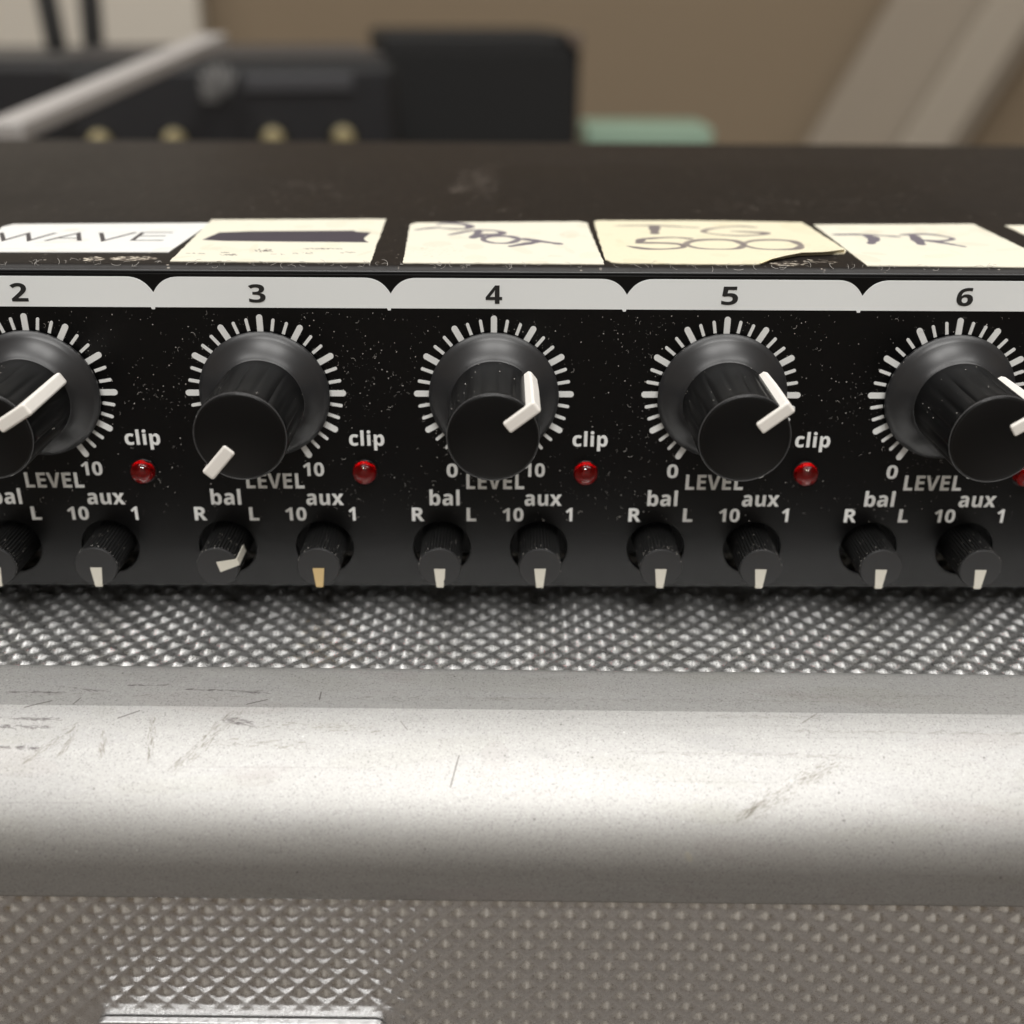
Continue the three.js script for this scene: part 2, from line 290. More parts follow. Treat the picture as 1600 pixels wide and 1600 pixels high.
// ---- printing on the panel: thin raised ink, one mesh per word
function inkText(text, w, h, x, y, f = font, z = 0.0005, t = 0.004) {
  const shapes = f.generateShapes(text, 1), g = new THREE.ExtrudeGeometry(shapes, { depth: 1, curveSegments: 6, bevelEnabled: false });
  g.computeBoundingBox(); const b = g.boundingBox, s = new THREE.Vector3(); b.getSize(s);
  g.translate(-(b.min.x + b.max.x) / 2, -(b.min.y + b.max.y) / 2, 0).scale(w / s.x, h / s.y, t).translate(x, y, z);
  return g;
}
const TICKS = (() => {
  const out = [];
  for (let i = 0; i <= 30; i++) {
    const a = THREE.MathUtils.degToRad(-150 + 10 * i), major = i % 3 === 0, r0 = 0.255, r1 = major ? 0.351 : 0.338, ri = major ? r0 : 0.283, w = major ? 0.0132 : 0.0068;
    const s = new THREE.Shape(); s.moveTo(-w, ri); s.lineTo(w, ri); s.lineTo(w, r1 - w); s.absarc(0, r1 - w, w, 0, Math.PI); s.lineTo(-w, ri);
    out.push(extrude(s, 0.004, 0, 5).rotateZ(-a).translate(0, 0, 0.0005));
  }
  return up(S(mergeGeometries(out)));
})();
const BAR = (() => {
  const x0 = -0.4365, x1 = 0.5635, yt = 0.510, yb = 0.381, yn = 0.443, rx = 0.1, s = new THREE.Shape();
  s.moveTo(x0, yb); s.lineTo(x0, yn); s.bezierCurveTo(x0 + 0.02, yn + 0.035, x0 + 0.05, yt, x0 + rx + 0.01, yt);
  s.lineTo(x1 - rx - 0.01, yt); s.bezierCurveTo(x1 - 0.05, yt, x1 - 0.02, yn + 0.035, x1, yn); s.lineTo(x1, yb);
  s.lineTo(x1 - 0.002, yb - 0.009); s.lineTo(x1 - 0.014, yb - 0.009); s.lineTo(x1 - 0.018, yb); s.lineTo(x0, yb);
  return up(S(extrude(s, 0.004, 0, 10).translate(0, 0, 0.0005)));
})();
const WORDS = [['clip_lettering', 'clip', 0.157, 0.094, 0.431, -0.221], ['level_lettering', 'LEVEL', 0.263, 0.0735, 0.006, -0.419], ['balance_lettering', 'bal', 0.1375, 0.078, -0.226, -0.500], ['aux_lettering', 'aux', 0.17, 0.057, 0.226, -0.511],
  ['scale_lettering', 'R', 0.056, 0.066, -0.350, -0.585], ['scale_lettering', 'L', 0.044, 0.066, -0.104, -0.585], ['scale_lettering', '10', 0.096, 0.066, 0.088, -0.585], ['scale_lettering', '1', 0.03, 0.066, 0.347, -0.584],
  ['scale_lettering', '0', 0.05, 0.066, -0.189, -0.365], ['scale_lettering', '10', 0.094, 0.066, 0.184, -0.362]].map(([n, t, w, h, x, y]) => [n, up(S(inkText(t, w, h, x, y, font)))]);
for (const c of CH) {
  const dx = (c - 4) * P;
  const bar = mesh('channel_header', BAR, M.bar, mixer); bar.position.x = dx;
  mesh('channel_number', up(S(inkText(String(c), c === 1 ? 0.04 : 0.07, 0.078, 0, 0.4425, font, 0.0047, 0.002))), M.ink, bar);
  mesh('level_scale', TICKS, M.print, mixer).position.x = dx;
  for (const [n, g] of WORDS) mesh(n, g, M.print, mixer).position.x = dx;
}

// ---- knobs
const lathe = (pts, n = 72) => new THREE.LatheGeometry(pts.map(([r, z]) => new THREE.Vector2(r, z)), n).rotateX(Math.PI / 2);   // axis along z
const SKIRT = S(creased(lathe([[0.0, 0.004], [0.272, 0.004], [0.282, 0.012], [0.284, 0.028], [0.280, 0.036], [0.264, 0.050], [0.260, 0.0525], [0.252, 0.057], [0.240, 0.065], [0.225, 0.077], [0.211, 0.090], [0.200, 0.1025], [0.193, 0.113], [0.190, 0.119], [0.186, 0.1225], [0.0, 0.127]], 96), 0.45));
const BODY = (() => {
  const rings = [[0.187, 0.11], [0.187, 0.16], [0.187, 0.22], [0.187, 0.3], [0.187, 0.4], [0.187, 0.5], [0.187, 0.515], [0.1855, 0.5235], [0.182, 0.531], [0.1765, 0.5345], [0.171, 0.5325], [0.168, 0.531]];
  const n = 168, pos = [], idx = [];
  rings.forEach(([r, z]) => {
    const k = Math.max(0, Math.min(1, (z - 0.16) / 0.2));
    for (let i = 0; i < n; i++) { const a = i / n * Math.PI * 2, f = Math.abs(Math.sin(a * 8)); const q = r - (r > 0.1840 ? 0.0075 * k * Math.pow(1 - f, 2.0) : 0); pos.push(q * Math.sin(a), q * Math.cos(a), z); }
  });
  pos.push(0, 0, 0.531);
  for (let j = 0; j < rings.length - 1; j++) for (let i = 0; i < n; i++) { const a = j * n + i, b = j * n + (i + 1) % n, c = a + n, d = b + n; idx.push(a, c, b, b, c, d); }
  const last = (rings.length - 1) * n, mid = pos.length / 3 - 1; for (let i = 0; i < n; i++) idx.push(last + i, mid, last + (i + 1) % n);
  let g = new THREE.BufferGeometry(); g.setIndex(idx); g.setAttribute('position', new THREE.Float32BufferAttribute(pos, 3));
  g = creased(g, 0.6); S(g); return planar(g, 'x', 'y', 0, 0, 0.9, 0.9);
})();
const POINTER = (() => {   // an L in the (radius, z) plane
  const s = new THREE.Shape(); const ro = 0.222, ri = 0.172, zt = 0.5425, zi = 0.52;
  s.moveTo(0.068, zi); s.lineTo(ri, zi); s.lineTo(ri, 0.125); s.lineTo(ro - 0.012, 0.125); s.lineTo(ro - 0.004, 0.15); s.lineTo(ro, 0.3); s.lineTo(ro, zt - 0.012); s.quadraticCurveTo(ro, zt, ro - 0.014, zt); s.lineTo(0.078, zt); s.quadraticCurveTo(0.068, zt, 0.068, zt - 0.006);
  const g = extrude(s, 0.056 - 0.022, 0.011, 6, 4).translate(0, 0, -0.028 + 0.011);   // shape x = radius, y = z, depth = tangent
  g.rotateX(Math.PI / 2).rotateZ(Math.PI / 2);        // radius -> +y, z stays z
  return S(g);
})();
const RIM = S(new THREE.TorusGeometry(0.1832, 0.0019, 6, 120).translate(0, 0, 0.5298));  // thin ring that carries the cap edge highlight as a lighter colour
const levelAngles = { 1: 40, 2: 58, 3: -139, 4: 52, 5: 51, 6: 57, 7: 30 };
const pyUp = -BOTTOM * P;
for (const c of CH) {
  const k = new THREE.Group(); k.name = 'level_knob'; k.position.set((c - 4) * P, pyUp, 0.0002); mixer.add(k);
  k.rotation.z = -THREE.MathUtils.degToRad(levelAngles[c]);
  k.userData.label = c === 3 ? 'black level knob of channel 3 with its white pointer turned down to zero' : `black level knob of channel ${c} with a white pointer`;
  mesh('skirt', SKIRT, M.skirt, k); mesh('knob_body', BODY, M.knob, k); mesh('pointer', POINTER, M.pointer, k); mesh('cap_rim_glint', RIM, M.rimGlint, k);
}
const KNURL = (() => {
  const n = 40, s = new THREE.Shape();
  for (let i = 0; i < n; i++) for (const [f, r] of [[0, 0.0885], [0.3, 0.097], [0.6, 0.097], [0.9, 0.0885]]) { const a = (i + f) / n * Math.PI * 2; (i || f) ? s.lineTo(r * Math.cos(a), r * Math.sin(a)) : s.moveTo(r * Math.cos(a), r * Math.sin(a)); }
  s.closePath();
  return S(extrude(s, 0.36, 0.004, 4, 1).translate(0, 0, -0.164));
})();
const CAP = S(creased(lathe([[0.0935, 0.190], [0.0935, 0.1995], [0.092, 0.2025], [0.0905, 0.2035], [0, 0.2035]], 64), 0.5));
const MARK = (chip) => {
  const a = chip ? poly([[-0.025, 0.006], [0.026, 0.006], [0.0165, 0.0945], [-0.013, 0.0945], [-0.018, 0.085], [-0.0165, 0.066], [-0.021, 0.058]]) : poly([[-0.026, 0.004], [0.026, 0.004], [0.0165, 0.0945], [-0.0165, 0.0945]]);
  return S(mergeGeometries([extrude(a, 0.005, 0).translate(0, 0, 0.2015), extrude(poly([[-0.0155, 0.088], [0.0155, 0.088], [0.0155, 0.1005], [-0.0155, 0.1005]]), 0.14, 0).translate(0, 0, 0.0655)]));
};
const MARKG = MARK(false), CHIP = MARK(true);
for (const c of CH) for (const [kind, dx] of [['balance_knob', BALX], ['aux_knob', AUXX]]) {
  const k = new THREE.Group(); k.name = kind; k.position.set((c - 4 + dx) * P, pyUp + SMALLY * P, 0); mixer.add(k);
  const bent = kind === 'balance_knob' && c === 3, yellow = kind === 'aux_knob' && c === 3;
  k.rotation.z = -THREE.MathUtils.degToRad(bent ? 74 : 180);
  mesh('knurled_body', KNURL, M.smallKnob, k); mesh('cap', CAP, M.smallCap, k);
  mesh('pointer', c === 4 && kind === 'balance_knob' ? CHIP : MARKG, yellow ? M.stained : M.cream, k, yellow ? 'pointer stained yellow brown' : undefined);
  if (bent) k.userData.label = 'small knurled balance knob of channel 3 turned sideways';
  if (yellow) k.userData.label = 'small knurled aux knob of channel 3 with a stained pointer';
}
// ---- clip lights (unlit red domes)
const LEDG = S(lathe([[0.0, 0.0015], [0.0525, 0.0015], [0.0535, 0.004], [0.0535, 0.012], [0.0525, 0.022], [0.0485, 0.036], [0.041, 0.0475], [0.030, 0.0555], [0.016, 0.0600], [0.0001, 0.0612]], 40));
const LEDBASE = S(lathe([[0.0, 0.0011], [0.050, 0.0011], [0.050, 0.0005]], 32)), LEDRING = S(lathe([[0.0545, 0.0005], [0.058, 0.0005], [0.059, 0.004], [0.0565, 0.007], [0.0545, 0.0075]], 40));
const ledMat = new THREE.MeshPhysicalMaterial({ color: 0xffffff, roughness: 0.05, transmission: 1, thickness: 0.003, ior: 1.5, attenuationColor: new THREE.Color().setRGB(0.42, 0.006, 0.008), attenuationDistance: 0.0024 });
const ledInside = std(0.55, 0.42, 0.40, 0.6);
for (const c of CH) {
  const o = new THREE.Group(); o.name = 'clip_light'; o.position.set((c - 4 + 0.416) * P, pyUp - 0.372 * P, 0); o.rotation.z = rnd() * 6; mixer.add(o);
  mesh('lens', LEDG, ledMat, o); mesh('reflector', LEDBASE, ledInside, o); mesh('bezel', LEDRING, M.knob, o);
}

// ---------------------------------------------------------------- paper labels on the lid
const penLine = (c, X, Y, pts, lw, col) => {     // a pen stroke with uneven width and ink
  const P2 = pts.map(([x, z]) => new THREE.Vector3(X(x), Y(z), 0)), n = 70;
  const curve = pts.length === 2 ? new THREE.LineCurve3(P2[0], P2[1]) : new THREE.CatmullRomCurve3(P2, false, 'centripetal'), ph = rnd() * 9;
  c.fillStyle = col;
  for (let i = 0; i <= n; i++) {
    const t = i / n, p = curve.getPoint(t), w = lw * (0.5 + 0.11 * Math.sin(t * 7 + ph) + 0.05 * Math.sin(t * 23 + ph)) * Math.min(1, 0.55 + 6 * Math.min(t, 1 - t));
    c.globalAlpha = 0.55; c.beginPath(); c.ellipse(p.x, p.y, w, w, 0, 0, 7); c.fill();
  }
  c.globalAlpha = 1;
};
const jag = (pts, amp, step = 0.03) => {     // slightly uneven cut edges
  const out = [];
  for (let i = 0; i < pts.length; i++) {
    const a = pts[i], b = pts[(i + 1) % pts.length], n = Math.max(1, Math.round(Math.hypot(b[0] - a[0], b[1] - a[1]) / step));
    for (let k = 0; k < n; k++) { const t = k / n; out.push([a[0] + (b[0] - a[0]) * t + (k ? rr(-amp, amp) : 0), a[1] + (b[1] - a[1]) * t + (k ? rr(-amp, amp) : 0)]); }
  }
  return out;
};
function label(text, cat, pts, base, layer, draw) {
  const xs = pts.map((p) => p[0]), zs = pts.map((p) => p[1]);
  const x0 = Math.min(...xs) - 0.02, x1 = Math.max(...xs) + 0.02, z0 = Math.min(...zs) - 0.02, z1 = Math.max(...zs) + 0.02, W = 1024;
  const tex = canvasTexture(W, W, (c) => {
    const X = (x) => (x - x0) / (x1 - x0) * W, Y = (z) => (z - z0) / (z1 - z0) * W, k = W / (x1 - x0);
    c.fillStyle = base; c.fillRect(0, 0, W, W);
    for (let i = 0; i < 5000; i++) { c.fillStyle = rnd() < 0.5 ? `rgba(150,135,100,${rr(0.02, 0.09)})` : `rgba(255,255,250,${rr(0.02, 0.12)})`; c.fillRect(rnd() * W, rnd() * W, rr(1, 7), rr(1, 5)); }
    for (let i = 0; i < 60; i++) { c.fillStyle = `rgba(90,78,60,${rr(0.1, 0.4)})`; c.beginPath(); c.arc(rnd() * W, rnd() * W, rr(0.8, 2.6), 0, 7); c.fill(); }
    for (let i = 0; i < 14; i++) { const x = rnd() * W, y = rnd() * W; c.strokeStyle = `rgba(120,104,74,${rr(0.05, 0.16)})`; c.lineWidth = rr(1, 2.5); c.beginPath(); c.moveTo(x, y); c.quadraticCurveTo(x + rr(-90, 90), y + rr(-60, 60), x + rr(-160, 160), y + rr(-90, 90)); c.stroke(); }
    for (let i = 0; i < 30; i++) { c.fillStyle = `rgba(150,132,96,${rr(0.03, 0.08)})`; c.beginPath(); c.ellipse(rnd() * W, rnd() * W, rr(20, 110), rr(10, 60), rnd() * 3, 0, 7); c.fill(); }
    draw(c, X, Y, k);
  });
  const sh = poly(pts.map(([x, z]) => [x, -z]));
  const g = extrude(sh, 0.0045, 0).rotateX(-Math.PI / 2).translate(0, LIDTOP + 0.0006 + layer, 0);
  S(g); planar(g, 'x', 'z', x0, z1, x1 - x0, z0 - z1);
  const m = new THREE.MeshStandardMaterial({ map: tex, roughness: 0.8 });
  const o = shadow(new THREE.Mesh(g, m)); o.name = numbered('paper_label'); scene.add(o);
  return tag(o, text, cat, 'paper labels along the front of the lid');
}
const ink = 'rgba(102,96,104,0.95)', pencil = 'rgba(112,104,102,0.92)';
label('plain white label with the printed word WAVE', 'label', [[-2.40, -0.86], [-2.375, -0.934], [-1.417, -0.995], [-1.441, -0.303], [-2.27, -0.285]], '#d6d6d3', 0, (c, X, Y, k) => {
  const col = 'rgba(60,56,56,.95)', w = 0.021 * k, L = (p) => { c.lineJoin = 'miter'; c.lineCap = 'butt'; c.strokeStyle = col; c.lineWidth = w; c.beginPath(); p.forEach(([x, z], i) => (i ? c.lineTo(X(x), Y(z)) : c.moveTo(X(x), Y(z)))); c.stroke(); };
  L([[-2.345, -0.715], [-2.262, -0.535], [-2.213, -0.70], [-2.145, -0.535], [-2.088, -0.715]]);
  L([[-2.069, -0.529], [-1.98, -0.715], [-1.914, -0.533]]); L([[-2.035, -0.593], [-1.935, -0.595]]);
  L([[-1.877, -0.728], [-1.806, -0.538], [-1.715, -0.738]]);
  L([[-1.539, -0.740], [-1.681, -0.738], [-1.676, -0.551], [-1.535, -0.555]]); L([[-1.68, -0.655], [-1.55, -0.658]]);
});
label('cream label crossed out with a thick dark marker bar', 'label', jag([[-1.433, -1.08], [-0.559, -1.127], [-0.529, -0.11], [-1.386, -0.118]], 0.0025), '#d6d2c1', 0.0005, (c, X, Y, k) => {
  const pts = [[-1.358, -0.569], [-1.319, -0.748], [-1.167, -0.781], [-0.989, -0.793], [-0.686, -0.813], [-0.67, -0.785], [-0.598, -0.769], [-0.615, -0.62], [-0.599, -0.564], [-0.579, -0.531], [-0.719, -0.534], [-0.985, -0.537], [-1.253, -0.546]];
  c.fillStyle = '#3b353d'; c.beginPath(); pts.forEach(([x, z], i) => (i ? c.lineTo(X(x), Y(z)) : c.moveTo(X(x), Y(z)))); c.fill();
  for (let i = 0; i < 90; i++) penLine(c, X, Y, [[rr(-1.3, -0.9), rr(-0.77, -0.55)], [rr(-0.9, -0.62), rr(-0.77, -0.55)]], rr(1, 5), `rgba(${rnd() < 0.5 ? '40,34,44' : '86,78,88'},${rr(0.08, 0.3)})`);
  const smudge = (x, z, sx, sz, n) => { for (let i = 0; i < n; i++) { c.fillStyle = `rgba(70,64,62,${rr(0.1, 0.65)})`; c.beginPath(); c.ellipse(X(x + (rnd() + rnd() - 1) * sx), Y(z + (rnd() + rnd() - 1) * sz), rr(2, 14), rr(1.5, 6), rnd(), 0, 7); c.fill(); } };
  smudge(-1.03, -0.34, 0.055, 0.04, 46); smudge(-0.77, -0.385, 0.1, 0.012, 50); smudge(-1.32, -0.272, 0.05, 0.012, 16); smudge(-1.16, -0.25, 0.05, 0.025, 26); smudge(-1.2, -0.29, 0.03, 0.01, 8); smudge(-0.85, -0.29, 0.06, 0.02, 16); smudge(-0.65, -0.31, 0.04, 0.015, 8); smudge(-0.95, -0.26, 0.06, 0.012, 8);
});
label('cream label with PROT in slanted grey handwriting', 'label', jag([[-0.425, -0.98], [-0.395, -1.03], [0.425, -1.085], [0.461, -1.05], [0.471, -0.106], [-0.39, -0.109]], 0.003), '#d6d2c2', 0.0003, (c, X, Y, k) => {
  const w = 0.039 * k;
  penLine(c, X, Y, [[-0.393, -0.836], [-0.31, -0.891], [-0.27, -0.905]], w * 0.7, ink); penLine(c, X, Y, [[-0.27, -0.892], [-0.202, -0.87], [-0.143, -0.878], [-0.125, -0.94], [-0.167, -1.0], [-0.24, -1.02], [-0.29, -0.99]], w, ink);
  penLine(c, X, Y, [[-0.216, -0.724], [-0.095, -0.838], [0.011, -0.82], [0.036, -0.764], [-0.015, -0.725], [-0.067, -0.738]], w, ink); penLine(c, X, Y, [[-0.078, -0.811], [-0.104, -0.646]], w, ink); penLine(c, X, Y, [[-0.075, -0.738], [-0.062, -0.663]], w * 0.8, ink);
  penLine(c, X, Y, [[0.114, -0.63], [0.07, -0.69], [-0.02, -0.69], [-0.055, -0.61], [-0.005, -0.535], [0.07, -0.54], [0.12, -0.64]], w * 0.9, ink);
  penLine(c, X, Y, [[0.127, -0.637], [0.307, -0.517]], w, ink); penLine(c, X, Y, [[0.215, -0.580], [0.068, -0.459]], w, ink);
  for (let i = 0; i < 160; i++) { c.fillStyle = `rgba(120,108,84,${rr(0.04, 0.2)})`; c.beginPath(); c.ellipse(X(-0.25 + (rnd() + rnd() - 1) * 0.14), Y(-0.36 + (rnd() + rnd() - 1) * 0.18), rr(1, 9), rr(1, 5), 0, 0, 7); c.fill(); }
});
const tg = label('yellowed label with TG 500 handwritten and a torn lower edge', 'label', jag([[0.500, -1.09], [0.52, -1.118], [1.05, -1.13], [1.563, -1.10], [1.598, -0.43], [1.572, -0.355], [1.47, -0.335], [1.36, -0.318], [1.27, -0.255], [1.205, -0.205], [1.16, -0.14], [1.12, -0.12], [0.9, -0.118], [0.55, -0.128], [0.505, -0.145], [0.482, -0.2]], 0.003), '#d6cfb5', 0, (c, X, Y, k) => {
  const w = 0.039 * k, q = pencil;
  penLine(c, X, Y, [[0.594, -0.977], [0.808, -0.984], [1.012, -0.937]], w * 0.8, q); penLine(c, X, Y, [[0.793, -0.98], [0.770, -0.775]], w * 1.25, q);
  penLine(c, X, Y, [[1.294, -0.955], [1.215, -0.98], [1.06, -0.91], [1.015, -0.83], [1.079, -0.765], [1.172, -0.74], [1.291, -0.775], [1.315, -0.81], [1.248, -0.833], [1.159, -0.854]], w, q);
  penLine(c, X, Y, [[0.929, -0.66], [0.85, -0.69], [0.683, -0.646]], w * 0.9, q); penLine(c, X, Y, [[0.69, -0.640], [0.668, -0.552]], w, q); penLine(c, X, Y, [[0.668, -0.557], [0.761, -0.558], [0.85, -0.535], [0.865, -0.47], [0.79, -0.425], [0.69, -0.425], [0.614, -0.479]], w, q);
  for (const o of [0, 0.268]) penLine(c, X, Y, [[1.148 + o, -0.524], [1.13 + o, -0.615], [1.05 + o, -0.645], [0.945 + o, -0.62], [0.885 + o, -0.53], [0.93 + o, -0.445], [1.02 + o, -0.425], [1.11 + o, -0.445], [1.155 + o, -0.535]], w, q);
  for (let i = 0; i < 26; i++) { const x = rr(1.15, 1.5), z = rr(-0.5, -0.3); penLine(c, X, Y, [[x, z], [x + rr(-0.03, 0.05), z + rr(-0.03, 0.03)]], rr(0.7, 1.6), 'rgba(110,92,60,.35)'); }
});
{ // the lower right corner of that label has come loose and curls up
  const a = [[1.15, -0.165], [1.21, -0.225], [1.28, -0.275], [1.365, -0.335], [1.47, -0.352], [1.575, -0.372]], pos = [], idx = [], n = 4;
  a.forEach(([x, z], i) => { for (let j = 0; j <= n; j++) { const t = j / n, lift = 0.015 * Math.sin(Math.min(1, (i + 0.4) / 3) * 1.5) * t * t; pos.push(x - 0.004 * t, LIDTOP + 0.0062 + lift, z + 0.05 * t * (i === 5 ? 0.3 : 1)); } });
  for (let i = 0; i < a.length - 1; i++) for (let j = 0; j < n; j++) { const p0 = i * (n + 1) + j, p1 = p0 + n + 1; idx.push(p0, p0 + 1, p1, p1, p0 + 1, p1 + 1); }
  const g = new THREE.BufferGeometry(); g.setIndex(idx); g.setAttribute('position', new THREE.Float32BufferAttribute(pos, 3)); g.computeVertexNormals();
  mesh('torn_flap', S(g), new THREE.MeshStandardMaterial({ color: '#e4d6ae', roughness: 0.8, side: THREE.DoubleSide }), tg, 'curled torn edge');
}
label('cream label with TR in tall slanted grey letters', 'label', jag([[1.605, -1.04], [2.429, -1.081], [2.44, -0.30], [2.43, -0.088], [1.60, -0.105]], 0.002), '#d6d2c1', 0.0002, (c, X, Y, k) => {
  const w = 0.039 * k;
  penLine(c, X, Y, [[1.632, -0.78], [1.792, -0.785], [1.943, -0.736]], w * 0.75, ink); penLine(c, X, Y, [[1.79, -0.77], [1.805, -0.697], [1.752, -0.565]], w * 1.3, ink);
  penLine(c, X, Y, [[1.967, -0.785], [2.113, -0.80], [2.185, -0.70], [2.095, -0.635], [2.03, -0.653]], w * 0.85, ink); penLine(c, X, Y, [[2.022, -0.773], [2.0, -0.635], [1.988, -0.555]], w * 1.25, ink); penLine(c, X, Y, [[2.03, -0.653], [2.109, -0.588], [2.174, -0.508]], w * 0.8, ink);
});
label('blank cream label beyond the one reading TR', 'label', jag([[2.577, -1.046], [3.4, -1.09], [3.41, -0.12], [2.575, -0.12]], 0.002), '#dbd6c4', 0, () => {});

// ---------------------------------------------------------------- dust and lint
function dust(name, text, n, geo, mat, place) {
  const o = shadow(new THREE.InstancedMesh(geo, mat, n)); o.name = name; o.userData.kind = 'stuff'; tag(o, text, 'dust'); scene.add(o);
  const m = new THREE.Matrix4(), q = new THREE.Quaternion(), e = new THREE.Euler();
  for (let i = 0; i < n; i++) { const [x, y, z, s, rx, ry, rz] = place(i); q.setFromEuler(e.set(rx, ry, rz)); m.compose(new THREE.Vector3(x * P, y * P, z * P), q, new THREE.Vector3(s, s, s)); o.setMatrixAt(i, m); }
  return o;
}
const speck = S(new THREE.IcosahedronGeometry(1, 0).scale(1, 0.8, 0.5));
const curl = S(new THREE.TorusGeometry(1, 0.045, 4, 10, 2.2));
const clear = (x, y) => { const fx = x - Math.round(x); if (Math.hypot(fx, y) < 0.286) return false; for (const d of [BALX, AUXX]) if (Math.hypot(fx - d, y - SMALLY) < 0.135) return false; return y < 0.37; };
const spot = () => { for (;;) { const x = rr(-2.4, 2.4), y = -0.62 + 0.98 * Math.pow(rnd(), 0.75), d = vnoise((x + 3) * 5, (y + 3) * 5, 999, 999, 71) * 0.6 + vnoise((x + 3) * 14, (y + 3) * 14, 999, 999, 72) * 0.4; if (clear(x, y) && d * d * 1.8 > rnd()) return [x, y]; } };
dust('panel_dust', 'fine pale dust specks on the black front panel', 1500, speck, M.dust, () => { const [x, y] = spot(); return [x, y, 0.0015, 0.0009 + 0.0023 * Math.pow(rnd(), 4), 0, 0, rnd() * 6]; });
dust('panel_lint', 'short pale lint fibres on the black front panel', 170, curl, M.lint, () => { const [x, y] = spot(); return [x, y, 0.003, rr(0.004, 0.014), rr(-0.4, 0.4), rr(-0.4, 0.4), rnd() * 6.3]; });
dust('knob_dust', 'pale dust specks on the level knobs', 760, speck, M.dust, () => {
  const c = Math.floor(rr(-2, 3)), a = rr(0, 6.283), k = rnd();
  if (k < 0.5) { const r = rr(0.262, 0.282); return [c + r * Math.sin(a), r * Math.cos(a), 0.037 + (0.282 - r) * 0.8, rr(0.0010, 0.0028), 0, 0, a]; }
  if (k < 0.85) { const z = 0.13 + 0.38 * Math.pow(rnd(), 1.5); return [c + 0.186 * Math.sin(a), 0.186 * Math.cos(a), z, rr(0.001, 0.0034), 0, 0, a]; }
  const r = 0.16 * Math.sqrt(rnd()); return [c + r * Math.sin(a), r * Math.cos(a), 0.5318, rr(0.001, 0.0024), 0, 0, a];
});
dust('small_knob_dust', 'pale dust in the grooves of the small knurled knobs', 620, speck, M.dust, () => {
  const c = Math.floor(rr(-2, 3)), d = rnd() < 0.5 ? BALX : AUXX, a = rr(-1.9, 1.9), z = rnd() < 0.5 ? rr(0.165, 0.2) : rr(0.03, 0.19), r = 0.0955;
  return [c + d + r * Math.sin(a), SMALLY + r * Math.cos(a), z, rr(0.0010, 0.0027), 0, 0, a];
});
dust('lid_lint', 'pale lint caught along the front edge of the lid', 150, curl, M.lint, () => [rr(-2.4, 2.4), LIDTOP + 0.004, -0.095 + 0.07 * rnd() * rnd(), rr(0.006, 0.022), rr(-1.7, -0.6), rr(-0.5, 0.5), rnd() * 6.3]);

// ---------------------------------------------------------------- gear behind, out of focus
const blackVinyl = std(0.009, 0.009, 0.009, 0.7, 0, { bumpMap: rep(grain, 3, 3), bumpScale: 0.0003 });
const greyCloth = std(0.055, 0.05, 0.048, 0.7), gold = std(0.40, 0.34, 0.19, 0.4, 0.5), chromeBg = std(0.46, 0.44, 0.425, 0.5, 0.2), bluePanel = std(0.011, 0.011, 0.013, 0.5);
{ // amplifier with gold knobs
  const t = thing('amplifier', 'black amplifier with gold knobs and a grey emblem behind the mixer', 'amplifier', -0.143, TABLE, -0.505, 0.50 * 0.45);
  const top = 0.0125 - TABLE, w = 0.178, d = 0.16;
  mesh('cabinet', rbox(w, top, d, 0.008, 0, top / 2, -d / 2), blackVinyl, t);
  mesh('top_panel', rbox(w - 0.012, 0.003, d - 0.02, 0.0012, 0, top + 0.0016, -d / 2), greyCloth, t);
  mesh('control_panel', rbox(w - 0.012, 0.044, 0.003, 0.001, 0, top - 0.026, 0.0016), bluePanel, t);
  mesh('name_plate', rbox(0.058, 0.0085, 0.002, 0.0008, 0.034, top - 0.010, 0.0042), std(0.055, 0.055, 0.06, 0.5), t);
  const em = new THREE.Group(); em.name = 'emblem'; em.position.set(-0.013, top - 0.013, 0.0032); t.add(em);
  const blade = std(0.24, 0.235, 0.23, 0.5);
  for (let i = 0; i < 8; i++) { const a = 1.25 + i * 0.24, L = 0.0155 + 0.004 * Math.sin(i * 0.6), w = 0.075; mesh('emblem_blade', extrude(poly([[0.003 * Math.cos(a), 0.003 * Math.sin(a)], [L * Math.cos(a - w), L * Math.sin(a - w)], [L * 1.05 * Math.cos(a), L * 1.05 * Math.sin(a)], [L * Math.cos(a + w), L * Math.sin(a + w)]]), 0.001, 0).translate(0.008, -0.007, 0.0002), blade, em); }
  for (const x of [-0.072, -0.034, 0.018, 0.056]) { const k = new THREE.Group(); k.name = 'gold_knob'; k.scale.setScalar(0.78); k.position.set(x, top - 0.0385, 0.0032); t.add(k); mesh('knob_cap', lathe([[0, 0.014], [0.006, 0.014], [0.0072, 0.0125], [0.0078, 0.0]], 28), gold, k); mesh('knob_base', lathe([[0, 0.003], [0.0095, 0.003], [0.0098, 0]], 28), M.knob, k); }
}
{ // loudspeaker cabinet
  const t = thing('speaker_cabinet', 'plain black speaker cabinet standing taller than the amplifier beside it', 'speaker', -0.012, TABLE, -0.64, 0.16);
  const h = 0.0235 - TABLE;
  mesh('cabinet', rbox(0.130, h, 0.14, 0.004, 0, h / 2, -0.07), std(0.006, 0.006, 0.006, 0.75), t);
  mesh('grille', rbox(0.118, h - 0.02, 0.004, 0.001, 0, h / 2, 0.0022), std(0.007, 0.007, 0.007, 0.9), t);
  for (const sx of [1]) { const s = poly([[0, 0], [-0.012, 0], [-0.008, -0.006], [0, -0.012]]); const g = extrude(s, 0.003, 0.0008); if (sx < 0) g.rotateY(Math.PI).translate(0, 0, 0.003); mesh('corner_guard', g.translate(sx * 0.0645, h + 0.0005, 0.0006), std(0.12, 0.09, 0.07, 0.5), t); }
}
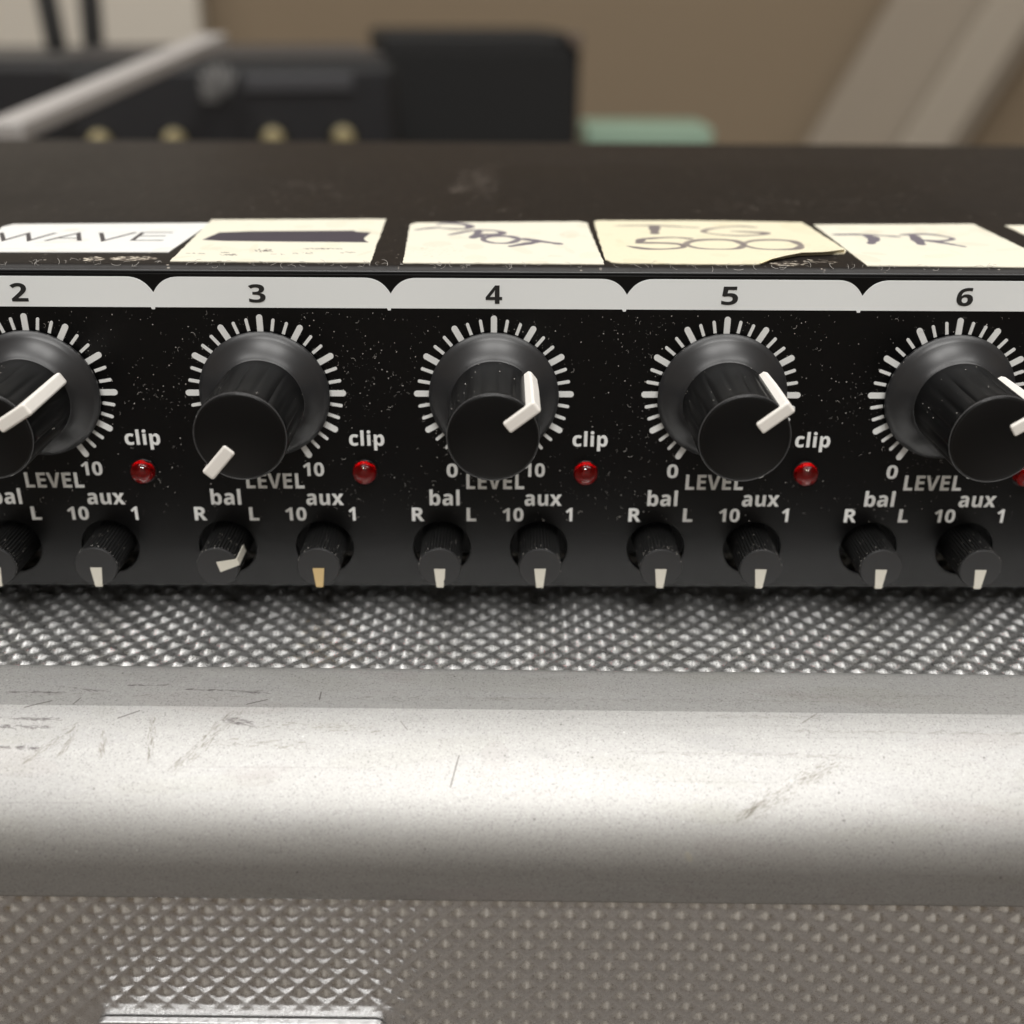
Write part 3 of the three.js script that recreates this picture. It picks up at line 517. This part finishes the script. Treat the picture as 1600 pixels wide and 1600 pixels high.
{ // unit with two plugged cables on the left
  const t = thing('effects_unit', 'black unit with a grey top beside the silver bar, two cables plugged in', 'effects unit', -0.285, TABLE, -0.56, 0.06);
  const top = 0.0095 - TABLE;
  mesh('housing', rbox(0.135, top, 0.15, 0.005, 0, top / 2, -0.075), std(0.014, 0.013, 0.013, 0.6), t);
  mesh('top_plate', rbox(0.125, 0.002, 0.135, 0.0008, 0, top + 0.0012, -0.076), std(0.09, 0.085, 0.08, 0.6), t);
  mesh('front_plate', rbox(0.127, 0.04, 0.002, 0.0008, 0, top - 0.024, 0.0012), bluePanel, t);
}
for (const [i, [x, dx]] of [[-0.279, -0.006], [-0.256, 0.006]].entries()) {
  const t = thing('audio_cable', i ? 'black cable with a straight plug rising toward the wall' : 'black cable with a plug leaning away from the other one', 'cable', x, 0.0124, -0.625, 0, 'cables plugged into the effects unit');
  mesh('plug', new THREE.LatheGeometry([[0, 0], [0.006, 0], [0.0065, 0.004], [0.0065, 0.03], [0.004, 0.044], [0.0036, 0.05], [0, 0.05]].map(([a, b]) => new THREE.Vector2(a, b)), 20).rotateZ(-dx * 10), std(0.02, 0.02, 0.02, 0.5), t);
  mesh('cord', new THREE.TubeGeometry(new THREE.CatmullRomCurve3([new THREE.Vector3(dx * 0.48, 0.048, 0), new THREE.Vector3(dx, 0.08, -0.002), new THREE.Vector3(dx * 2 - 0.01, 0.15, -0.01), new THREE.Vector3(-0.12, 0.2, -0.03 - i * 0.02), new THREE.Vector3(-0.24, 0.1, -0.05 - i * 0.03), new THREE.Vector3(-0.27, TABLE - 0.0124 + 0.004, -0.06 - i * 0.03)]), 40, 0.0036, 8), std(0.02, 0.02, 0.02, 0.6), t);
}
{ // silver bar of a folding stand, running away from the mixer
  const a = new THREE.Vector3(-0.163, 0.0045, -0.25), b = new THREE.Vector3(-0.143, 0.0248, -0.47);
  const t = thing('stand_bar', 'flat silver metal bar running back past the amplifier', 'stand', a.x, a.y, a.z);
  const d = b.clone().sub(a), L = d.length();
  const bar = mesh('rail', rbox(0.013, 0.006, L, 0.001, 0, 0, L / 2), chromeBg, t); bar.lookAt(b.x, b.y, b.z);
  for (const f of [0.03]) { const p = d.clone().multiplyScalar(f); mesh('post', rbox(0.008, a.y + p.y - 0.003 - TABLE, 0.012, 0.001, p.x, p.y - 0.003 - (a.y + p.y - 0.003 - TABLE) / 2, p.z), chromeBg, t); }
}
{ // pale panel behind on the left
  const t = thing('display_board', 'pale beige board standing against the wall behind the cables', 'board', -0.597, FLOOR, -1.16);
  mesh('board', rbox(0.56, 1.5, 0.03, 0.004, 0, 0.75, 0), std(0.64, 0.59, 0.51, 0.75), t);
}
{ // mint green box
  const t = thing('mint_box', 'mint green box lying past the speaker cabinet', 'box', 0.118, TABLE, -0.80);
  const h = -0.050 - TABLE;
  mesh('box_base', rbox(0.098, h - 0.02, 0.07, 0.003, 0, (h - 0.02) / 2, -0.035), std(0.22, 0.34, 0.26, 0.6), t);
  mesh('box_lid', rbox(0.102, 0.02, 0.074, 0.003, 0, h - 0.01, -0.035), std(0.26, 0.37, 0.28, 0.6), t);
}
{ // pale slanted panels before the wall on the right, the narrow one paler
  const lean = (name, text, w, x, col, z) => { const t = thing(name, text, 'board', x, FLOOR, z, 0, 'slanted panels at the wall'); const b = mesh('board', rbox(w, 1.9, 0.02, 0.003, 0, 0.95, 0), col, t); b.rotation.z = -0.46; b.position.y = 0.04; return t; };
  lean('slanted_panel', 'wide pale panel slanting in front of the wall', 0.155, 0.045, std(0.33, 0.28, 0.22, 0.75), -1.15);
  lean('slanted_strip', 'narrow paler strip slanting over the wide panel', 0.05, 0.075, std(0.39, 0.34, 0.275, 0.7), -1.12);
}
renderer.render(scene, camera);
